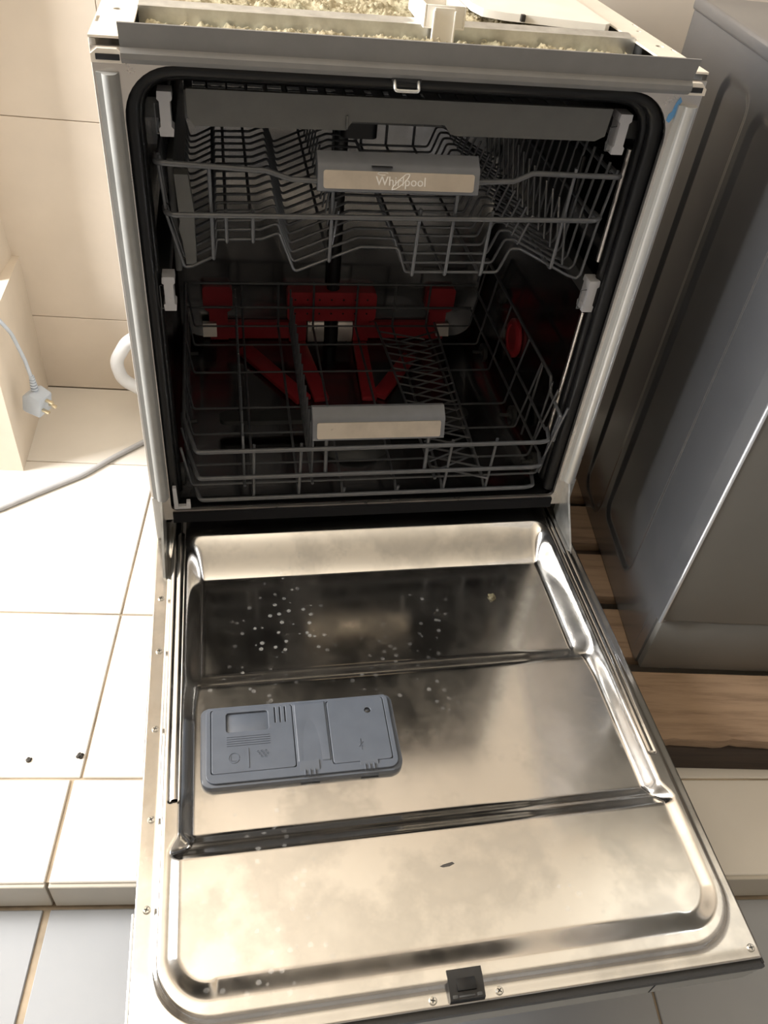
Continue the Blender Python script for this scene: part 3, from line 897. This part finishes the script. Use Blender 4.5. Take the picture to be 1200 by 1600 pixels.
# dished thumb hollow between the lids: a sloped, concave bridge
a = dpt(0.478, 0.05); b = dpt(0.640, 0.82)
heightfield('thumb_hollow', frange(a[0], b[0], 26), frange(b[1], a[1], 26),
            lambda x, y: Vector((x, y, zt - 0.0002 - 0.0022 * math.exp(-((x - (a[0] + 0.45 * (b[0] - a[0]))) / 0.008) ** 2) * ss(a[1] - 0.005, b[1] + 0.002, y))), 'disp', disp,
            skirt=lambda v: Vector((v.x, v.y, zt - 0.004)))

# ================================================================ CUTLERY TRAY (third level)
tray = thing('cutlery_tray', 'shallow grey plastic cutlery tray with a plain front, topmost inside the dishwasher', 'cutlery tray', (0.30, 0.25, 0.737))
tf = [(0.080, 0.7740), (0.080, 0.749), (0.086, 0.7405), (0.236, 0.7425), (0.242, 0.7510), (0.338, 0.7515), (0.345, 0.7430), (0.352, 0.7415), (0.505, 0.7425), (0.515, 0.748), (0.517, 0.7750)]
prism('tray_front', tf, 0.026, 0.031, 'tray', tray, 1, 0.0012)
box('front_rib', (0.2355, 0.0235, 0.744), (0.2375, 0.027, 0.757), 'tray', tray, 0.0005)
for x0, x1 in ((0.0775, 0.083), (0.512, 0.5175)): box('tray_side', (x0, 0.031, 0.745), (x1, 0.45, 0.772), 'darkp', tray, 0.001)
box('tray_back', (0.083, 0.445, 0.745), (0.512, 0.45, 0.772), 'darkp', tray, 0.001)
sl = box('tray_slat', (0.0835, 0.040, 0.745), (0.5115, 0.043, 0.7475), 'darkp', tray, 0.0)
for i in range(1, 27): copy_part(sl, tray, sl.location + Vector((0, 0.0152 * i, 0)))
dv = box('tray_divider', (0.098, 0.034, 0.7475), (0.0995, 0.443, 0.7665), 'darkp', tray, 0.0)
for i in range(1, 21): copy_part(dv, tray, dv.location + Vector((0.0200 * i, 0, 0)))

# ================================================================ RACK HANDLE
def rack_handle(parent, x0, x1, z0, z1, y, lean):
    h = z1 - z0
    prof = [(y + 0.014, z0 + 0.002), (y + 0.002, z0), (y - 0.003, z0 + 0.003), (y - 0.002 + lean * 0.8, z1 - 0.010), (y + 0.001 + lean, z1 - 0.006), (y + 0.012 + lean, z1 + 0.001), (y + 0.020 + lean, z1 - 0.002), (y + 0.022 + lean, z1 - 0.012)]
    bm = bmesh.new(); add_prism(bm, prof, x0, x1, 0)
    bmesh.ops.bevel(bm, geom=[e for e in bm.edges if e.calc_face_angle(0) > 0.6], offset=0.0035, segments=3, profile=0.5, affect='EDGES')
    hd = finish('rack_handle', bm, 'handle', parent, R(50))
    # metal plate let into the face
    fz0, fz1 = z0 + 0.0055, z1 - 0.0125
    t0 = (fz0 - (z0 + 0.003)) / (z1 - 0.008 - z0 - 0.003); t1 = (fz1 - (z0 + 0.003)) / (z1 - 0.008 - z0 - 0.003)
    fy = lambda t: (y - 0.003) + t * (0.001 + lean * 0.8)
    A = Vector(((x0 + x1) / 2, fy((t0 + t1) / 2) - 0.0004, (fz0 + fz1) / 2))
    tilt = math.atan2(0.001 + lean * 0.8, z1 - 0.011 - z0)
    M4 = Matrix.Translation(A) @ Matrix.Rotation(R(90) - tilt, 4, 'X')
    hw, hh = (x1 - x0) / 2 - 0.006, (fz1 - fz0) / 2
    plate('handle_plate', rrect(-hw, -hh, hw, hh, 0.0022, 4), [], 0.0012, 'plate', hd, M4, 0.0003)
    return hd, M4, hw, hh


# ================================================================ UPPER RACK
ur = thing('upper_rack', 'grey wire upper dish rack with a badge on its handle, under the cutlery tray', 'dish rack', (0.30, 0.25, 0.585))
RW, RT = 0.0029, 0.0017
tube('front_rail', [(0.043, 0.06, 0.700), (0.046, 0.022, 0.7065), (0.052, 0.018, 0.707), (0.155, 0.016, 0.7035), (0.180, 0.014, 0.6965), (0.212, 0.012, 0.696)], RW, 'wire', ur, 0.012)
tube('front_rail', [(0.548, 0.06, 0.704), (0.546, 0.026, 0.706), (0.538, 0.018, 0.7085), (0.440, 0.016, 0.710), (0.420, 0.014, 0.7015), (0.376, 0.012, 0.700)], RW, 'wire', ur, 0.012)
tube('front_rail', [(0.049, 0.05, 0.650), (0.052, 0.020, 0.6555), (0.060, 0.014, 0.656), (0.522, 0.014, 0.6605), (0.534, 0.022, 0.660), (0.538, 0.05, 0.655)], RW, 'wire', ur, 0.012)
for xs_ in (0.047, 0.545):
    tube('side_rail', [(xs_, 0.05, 0.703), (xs_, 0.455, 0.700)], 0.0024, 'wire', ur)
    tube('side_rail', [(xs_ + (0.004 if xs_ < .3 else -0.008), 0.045, 0.652), (xs_ + (0.004 if xs_ < .3 else -0.008), 0.455, 0.650)], 0.0024, 'wire', ur)
tube('back_rail', [(0.047, 0.457, 0.700), (0.545, 0.457, 0.700)], 0.0024, 'wire', ur)
tube('back_rail', [(0.052, 0.457, 0.650), (0.537, 0.457, 0.650)], 0.0024, 'wire', ur)
# corrugated cross wires
prof = [(0.0480, 0.703), (0.0520, 0.650), (0.066, 0.5925), (0.074, 0.5935), (0.099, 0.606), (0.102, 0.625), (0.150, 0.6265), (0.169, 0.634), (0.1865, 0.5885), (0.225, 0.605), (0.260, 0.6195), (0.303, 0.619), (0.314, 0.590), (0.425, 0.591), (0.4355, 0.6205), (0.447, 0.6205), (0.514, 0.588), (0.5265, 0.584), (0.5305, 0.590), (0.5345, 0.652), (0.5415, 0.713)]
fr_ = [0, 0.004, 0.004, 0.003, 0.003, 0.003, 0.005, 0.004, 0.005, 0.005, 0.006, 0.006, 0.005, 0.006, 0.005, 0.005, 0.01, 0.006, 0.006, 0.01, 0]
bm = bmesh.new()
add_tube(bm, fillet([(x, 0.0, z) for x, z in prof], fr_, 4), RT, 6)
cw = finish('cross_wire', bm, 'wire', None, R(60)); cw.parent = ur
base = -Vector(ur.location)
for i in range(18):
    y = 0.026 + 0.0245 * i
    if i == 0: cw.location = base + Vector((0, y, 0))
    else: copy_part(cw, ur, base + Vector((0, y, 0)))
# lengthwise wires: down the front, along the bottom, up the back
for x, zt_, zb_ in ((0.098, 0.709, 0.6035), (0.113, 0.66, 0.623), (0.141, 0.662, 0.6235), (0.225, 0.69, 0.6025), (0.322, 0.667, 0.587), (0.361, 0.69, 0.588), (0.404, 0.667, 0.588), (0.489, 0.716, 0.598)):
    tube('long_wire', [(x, 0.0185, zt_), (x, 0.0225, zb_), (x, 0.452, zb_), (x, 0.455, 0.70)], 0.0021, 'wire', ur, 0.004, 8)
# extra fine wires of the cup shelf on the left and the tine rows on the right
tn = tube('tine', [(0.232, 0.06, 0.606), (0.238, 0.062, 0.645)], 0.0015, 'wire', ur, 0, 6)
for i in range(1, 15): copy_part(tn, ur, tn.location + Vector((0, 0.0262 * i, 0)))
tn2 = tube('tine', [(0.452, 0.05, 0.615), (0.462, 0.046, 0.652)], 0.0015, 'wire', ur, 0, 6)
for i in range(1, 16): copy_part(tn2, ur, tn2.location + Vector((0, 0.0245 * i, 0)))
tn3 = tube('tine', [(0.515, 0.05, 0.59), (0.500, 0.047, 0.665)], 0.0015, 'wire', ur, 0, 6)
for i in range(1, 16): copy_part(tn3, ur, tn3.location + Vector((0, 0.0245 * i, 0)))
# slide brackets on both sides
ap = [(0.068, 0.592), (0.079, 0.592), (0.080, 0.652), (0.076, 0.69), (0.062, 0.69), (0.0645, 0.64), (0.0625, 0.632), (0.0655, 0.62)]
prism('height_adjuster', ap, 0.034, 0.050, 'tray', ur, 1, 0.0015)
box('height_adjuster', (0.0545, 0.05, 0.575), (0.062, 0.42, 0.70), 'darkp', ur, 0.002)
box('height_adjuster', (0.5385, 0.12, 0.575), (0.5435, 0.42, 0.695), 'blackp', ur, 0.002)
# black feed arm under the rack's middle
prism('spray_feed', rrect(0.270, 0.30, 0.320, 0.44, 0.01, 4), 0.645, 0.672, 'blackp', ur, 2, 0.002)
hd, HM, hw, hh = rack_handle(ur, 0.207, 0.3785, 0.687, 0.722, 0.006, 0.006)
# brand lettering with the ellipse and swoosh
def text_mesh(txt, size, ext, name):
    cu = bpy.data.curves.new(name, 'FONT'); cu.body = txt; cu.size = size; cu.extrude = ext
    cu.align_x = 'CENTER'; cu.align_y = 'CENTER'; cu.resolution_u = 3
    o = bpy.data.objects.new(name, cu); COL.objects.link(o)
    me = bpy.data.meshes.new_from_object(o.evaluated_get(bpy.context.evaluated_depsgraph_get()))
    bpy.data.objects.remove(o); bpy.data.curves.remove(cu); me.materials.clear(); me.name = name
    return me


me = text_mesh('Whirlpool', 0.0128, 0.0003, 'brand_lettering')
me.transform(HM @ Matrix.Translation((0.001, -0.0005, 0.0009)))
mesh_obj('brand_lettering', me, 'letter', hd)
bm = bmesh.new()
sw = [(-0.006, -0.0072), (-0.0085, -0.0085), (-0.0075, -0.0055), (-0.002, 0.0005), (0.006, 0.0072), (0.0105, 0.0075), (0.0085, 0.0035), (0.003, -0.0025), (-0.004, -0.0072), (-0.0085, -0.0085)]
add_tube(bm, fillet([(a, b, 0.0011) for a, b in sw], 0.003, 4), 0.0004, 6)
add_tube(bm, [(-0.0185 + 0.0055 * math.cos(t), 0.0070 + 0.0014 * math.sin(t), 0.0011) for t in frange(0.3, 5.2, 16)], 0.00035, 6)
bmesh.ops.transform(bm, matrix=HM, verts=bm.verts)
finish('brand_swoosh', bm, 'letter', hd)
box('handle_notch', (0.262, 0.0058, 0.7135), (0.284, 0.0085, 0.7150), 'blackp', hd, 0.0003)

# ================================================================ LOWER RACK
lr = thing('lower_rack', 'grey wire lower dish rack with a plain handle, at the bottom of the tub', 'dish rack', (0.30, 0.25, 0.245))
for z, xr in ((0.345, 0.551), (0.300, 0.549), (0.262, 0.546)):
    tube('front_rail', [(0.046, 0.075, z + 0.006), (0.063, 0.009, z), (xr - 0.02, 0.009, z + 0.0015), (xr - 0.006, 0.012, z + 0.0015), (xr, 0.04, z + 0.002)], 0.0031, 'wire', lr, 0.008)
    tube('side_rail', [(0.046, 0.075, z + 0.006), (0.042, 0.457, z + 0.006)], 0.0024, 'wire', lr)
tube('back_rail', [(0.042, 0.457, 0.306), (0.548, 0.457, 0.306)], 0.0024, 'wire', lr)
tube('back_rail', [(0.042, 0.457, 0.351), (0.548, 0.457, 0.351)], 0.0024, 'wire', lr)
# right side rails
tube('side_rail', [(0.5515, 0.012, 0.346), (0.5515, 0.010, 0.389), (0.5515, 0.060, 0.393), (0.5515, 0.073, 0.413), (0.5515, 0.43, 0.415), (0.5515, 0.457, 0.36)], 0.0025, 'wire', lr, 0.005)
for z in (0.345, 0.302): tube('side_rail', [(0.549, 0.04, z), (0.549, 0.457, z)], 0.0021, 'wire', lr)
for y in (0.028, 0.075, 0.12):
    tube('side_wire', [(0.5515, y, 0.275), (0.5515, y - 0.012, 0.388 if y < 0.05 else 0.41)], 0.0019, 'wire', lr)
# floor cross wires
fw = None
for y in (0.030, 0.072, 0.143, 0.207, 0.306, 0.390, 0.452):
    pts = [(0.044, y - 0.02, 0.352), (0.052, y, 0.272), (0.548, y, 0.272), (0.5505, y - 0.034, 0.413)]
    tube('floor_wire', pts, 0.0017, 'wire', lr, 0.006, 6)
# risers of the front
for x, z1 in ((0.135, 0.352), (0.197, 0.352), (0.259, 0.272), (0.336, 0.272), (0.404, 0.351), (0.467, 0.352)):
    tube('long_wire', [(x + 0.002, 0.013, z1), (x, 0.0125, 0.2555), (x, 0.03, 0.2655), (x, 0.457, 0.2685), (x, 0.459, 0.352)], 0.0021, 'wire', lr, 0.003, 8)
for x in (0.2315, 0.3705):
    tube('handle_stay', [(x, 0.013, 0.362), (x + 0.001, 0.0125, 0.302)], 0.0027, 'wire', lr)
# left: two straight tine rows; right: folded, crossing tines
for x in (0.1235, 0.2165):
    tube('tine_bar', [(x, 0.02, 0.2755), (x, 0.455, 0.2755)], 0.0021, 'wire', lr)
    t0 = tube('tine', [(x, 0.035, 0.2755), (x, 0.035, 0.348), (x, 0.0352, 0.350)], 0.0016, 'wire', lr, 0, 6)
    for i in range(1, 15): copy_part(t0, lr, t0.location + Vector((0, 0.0288 * i, 0)))
for xa, xb in ((0.392, 0.372), (0.462, 0.482)):
    tube('tine_bar', [(xa, 0.02, 0.277), (xb, 0.455, 0.277)], 0.0023, 'wire', lr)
for k in range(17):
    y = 0.045 + 0.0235 * k
    xa = 0.392 - 0.02 * (y - 0.02) / 0.445; xb = 0.462 + 0.02 * (y - 0.02) / 0.445
    tube('tine', [(xa, y, 0.279), (xa + 0.074, y - 0.040, 0.287)], 0.0016, 'wire', lr, 0, 6)
    if k < 16: tube('tine', [(xb, y + 0.024, 0.279), (xb - 0.076, y - 0.020, 0.285)], 0.0016, 'wire', lr, 0, 6)
rack_handle(lr, 0.213, 0.3905, 0.356, 0.396, 0.012, 0.008)
# wheels
wp = [(0, 0), (0.014, 0), (0.0165, 0.0015), (0.0165, 0.0075), (0.013, 0.009), (0.010, 0.006), (0.006, 0.006), (0.005, 0.010), (0, 0.010)]
for x, s_ in ((0.034, 1), (0.5615, -1)):
    for y in (0.065, 0.185, 0.375):
        wm = Matrix.Translation((x, y, 0.263)) @ Matrix.Rotation(R(90 * s_), 4, 'Y')
        wh = lathe('wheel', wp, 'darkp', lr, wm, 20)
        tube('axle', [(x, y, 0.263), (x + 0.024 * s_, y, 0.265)], 0.003, 'darkp', wh, 0, 8)
prism('corner_guide', [(0.0285, 0.2545), (0.050, 0.2545), (0.050, 0.267), (0.045, 0.267), (0.0445, 0.259), (0.034, 0.259), (0.033, 0.292), (0.0285, 0.292)], 0.001, 0.0065, 'cap', lr, 1, 0.0006)

# ================================================================ NEIGHBOURING APPLIANCE ON ITS PALLET
AA = R(-7.5)
ap_ = thing('kitchen_appliance', 'tall silver grey enamelled kitchen appliance standing on the wooden pallet', 'appliance', (0.68, -0.186, 0.0805), AA, None, True)
AH, ADp, AW = 0.7465, 0.545, 0.60
def rib(q, z, q0, z0, z1, wd=0.006):
    t = 0
    dz = max(z0 - z, z - z1, 0)
    d = math.hypot(q - q0, dz)
    return math.exp(-(d / wd) ** 2)


def side_x(q, z):
    dpt_ = 0.0
    # recessed panels between the stamped ribs, with rounded ends
    for (qa, qb, za, zb2, dd) in ((0.285, 0.385, 0.02, 0.700, 0.0035), (0.115, 0.27, 0.055, 0.690, 0.0035)):
        s = min(q - qa, qb - q, z - za, zb2 - z)
        r = 0.03
        qx = abs(q - (qa + qb) / 2) - ((qb - qa) / 2 - r); qz = abs(z - (za + zb2) / 2) - ((zb2 - za) / 2 - r)
        s = -(min(max(qx, qz), 0) + math.hypot(max(qx, 0), max(qz, 0)) - r)
        dpt_ += dd * ss(0, 0.012, s)
    return dpt_


heightfield('side_panel', frange(0.022, ADp, 260), frange(0.0, AH - 0.004, 220), lambda q, z: Vector((side_x(q, z), q, z)), 'apps', ap_, skirt=lambda v: Vector((0.02, v.y, v.z)), flip=True)
box('cabinet', (0.012, 0.02, 0.001), (AW - 0.004, ADp - 0.001, AH - 0.006), 'apps', ap_, 0.003)
prism('side_trim', [(0.0, 0.003), (0.018, 0.003), (0.018, 0.021), (-0.0005, 0.021)], 0.002, AH - 0.02, 'apps', ap_, 2, 0.001)
bm = bmesh.new(); add_box(bm, (-0.002, -0.014, 0.111), (AW + 0.002, 0.020, AH - 0.015), 0.006, 3)
finish('front_door', bm, 'appf', ap_, R(35))
prism('door_flank', [(-0.0042, -0.0110), (0.004, -0.0140), (0.0005, 0.018), (-0.0042, 0.018)], 0.111, AH - 0.015, 'apps', ap_, 2, 0.0008)
tube('door_edge', [(-0.0022, -0.0128, 0.1115), (-0.0022, -0.0128, AH - 0.016)], 0.0028, 'edge', ap_, 0, 10)
bm = bmesh.new()
add_box(bm, (0.004, -0.008, 0.0), (AW - 0.004, 0.02, 0.1085), 0.003)
finish('plinth', bm, 'appf', ap_, R(35))
bm = bmesh.new(); add_box(bm, (-0.003, -0.01, AH - 0.014), (AW + 0.003, ADp + 0.004, AH + 0.003), 0.004, 3)
finish('top_panel', bm, 'apps', ap_, R(35))

pal = thing('wooden_pallet', 'weathered wooden pallet under the silver grey appliance', 'pallet', (0.68, -0.186, 0.0), AA, None, True)
def board(q0, q1, p0, p1, z0, z1, mat, nm, rough=0.0):
    bm = bmesh.new()
    n_ = 60
    top = []
    def edge(p, e): return e + rough * (noise.noise(Vector((p * 22, e * 9, 1.3))) * 0.6 + noise.noise(Vector((p * 60, e, 4))) * 0.4)
    A = []; 
    for i in range(n_):
        p = p0 + (p1 - p0) * i / (n_ - 1)
        zr = rough * 0.5 * noise.noise(Vector((p * 40, 2, 0)))
        fq = q0 + (edge(p, q0) - q0)
        A.append([bm.verts.new(v) for v in ((p, fq + 0.008, z1), (p, fq + 0.002, z1 - 0.003), (p, fq, z1 - 0.009), (p, fq + 0.002, z0 + 0.001 + abs(zr)), (p, fq + 0.006, z0), (p, q1 - 0.003, z0), (p, q1, z0 + 0.003), (p, q1, z1 - 0.003), (p, q1 - 0.003, z1))])
    m = len(A[0])
    for a, b in zip(A, A[1:]):
        for k in range(m): bm.faces.new((a[k], a[(k + 1) % m], b[(k + 1) % m], b[k]))
    bm.faces.new(A[0][::-1]); bm.faces.new(A[-1])
    return finish(nm, bm, mat, pal, R(40))


board(-0.126, -0.012, -0.062, 0.66, 0.058, 0.080, 'wood', 'deck_board', 0.006)
for q in (0.012, 0.132, 0.252, 0.372, 0.46): board(q, q + 0.095, -0.052, 0.655, 0.058, 0.080, 'wood', 'deck_board', 0.002)
for q in (-0.1245, 0.20, 0.46): board(q, q + 0.085, -0.05, 0.65, 0.0005, 0.0575, 'woodd', 'bearer', 0.0)

# ================================================================ HOSE, CABLE, PLUG, CRUMBS
hs = tube('drain_hose', [(0.03, 0.572, 0.205), (-0.035, 0.572, 0.197), (-0.083, 0.57, 0.168), (-0.108, 0.568, 0.128), (-0.100, 0.566, 0.088), (-0.065, 0.566, 0.062), (-0.01, 0.57, 0.052), (0.05, 0.572, 0.05)], 0.0125, 'hose', None, 0.04, 16)
tag(hs, 'white drain hose curving out behind the left side of the dishwasher', 'hose')
cb = tube('power_cable', [(-0.52, 0.20, 0.0052), (-0.40, 0.238, 0.0052), (-0.296, 0.292, 0.0052), (-0.238, 0.331, 0.0052), (-0.166, 0.377, 0.0052), (-0.114, 0.428, 0.0052), (-0.06, 0.474, 0.0052), (0.0, 0.535, 0.0052), (0.08, 0.565, 0.0052)], 0.005, 'cord', None, 0.1, 12)
tag(cb, 'grey cable lying across the sunlit floor tiles and running behind the dishwasher', 'cable')
pl = thing('power_plug', 'pale grey plug hanging on its cord over the ledge edge beside the wall', 'plug', (-0.236, 0.445, 0.10))
tube('cord', [(-0.42, 0.50, 0.2925), (-0.33, 0.48, 0.2930), (-0.272, 0.455, 0.2925), (-0.250, 0.447, 0.262), (-0.238, 0.445, 0.21), (-0.2345, 0.445, 0.176), (-0.2335, 0.445, 0.158)], 0.0033, 'plug', pl, 0.03, 10)
bm = bmesh.new()
for i in range(5):
    z = 0.150 + i * 0.0055
    add_tube(bm, [(-0.2335, 0.445, z), (-0.2335, 0.445, z + 0.0035)], 0.0068 - i * 0.0005, 12)
add_tube(bm, [(-0.2335, 0.445, 0.14), (-0.2335, 0.445, 0.178)], 0.0042, 10)
finish('strain_relief', bm, 'plug', pl)
PM = Matrix.Translation((-0.232, 0.444, 0.126)) @ Matrix.Rotation(R(-28), 4, 'Z') @ Matrix.Rotation(R(12), 4, 'Y')
bm = bmesh.new(); add_prism(bm, [(-0.020, -0.022), (-0.012, -0.0235), (0.016, -0.022), (0.016, 0.016), (-0.006, 0.022), (-0.020, 0.012)], -0.018, 0.018, 1)
bmesh.ops.bevel(bm, geom=list(bm.edges), offset=0.003, segments=2, profile=0.5, affect='EDGES')
finish('plug_body', bm, 'plug', pl, R(40), PM)
for (yy, zz) in ((-0.010, -0.006), (0.010, -0.006), (0.0, 0.010)):
    bm = bmesh.new(); add_box(bm, (0.015, yy - 0.003, zz - 0.002), (0.030, yy + 0.003, zz + 0.002), 0.0006)
    finish('prong', bm, 'brass', pl, R(35), PM)


def crumb(name, loc, r, mat, label, cat, seed, flat=0.5, sub=3):
    bm = bmesh.new(); bmesh.ops.create_icosphere(bm, subdivisions=sub, radius=r)
    for v in bm.verts:
        k = 1 + 0.55 * noise.noise(v.co * (1.6 / r) + Vector((seed, 0, 0)))
        v.co = Vector((v.co.x * k, v.co.y * k, max(v.co.z * k * flat, -r * 0.3)))
    zmin = min(v.co.z for v in bm.verts)
    for v in bm.verts: v.co += Vector((loc[0], loc[1], loc[2] - zmin))
    o = finish(name, bm, mat, None, R(60)); tag(o, label, cat); return o


crumb('food_crumb', (0.4605, -0.118, liner_z(0.4605, 0.118)), 0.0055, 'crumb', 'dark crumb of food stuck in the right of the door basin', 'crumb', 3)
crumb('mortar_chip', (-0.1105, -0.207, 0.0), 0.0042, 'grit', 'dark chip on the tile joint of the platform, left of the door', 'chip', 5, 0.8)
crumb('mortar_chip', (-0.176, -0.206, 0.0), 0.0036, 'grit', 'small grey chip on the bare tile, left of the dark one at the joint', 'chip', 9, 0.5)
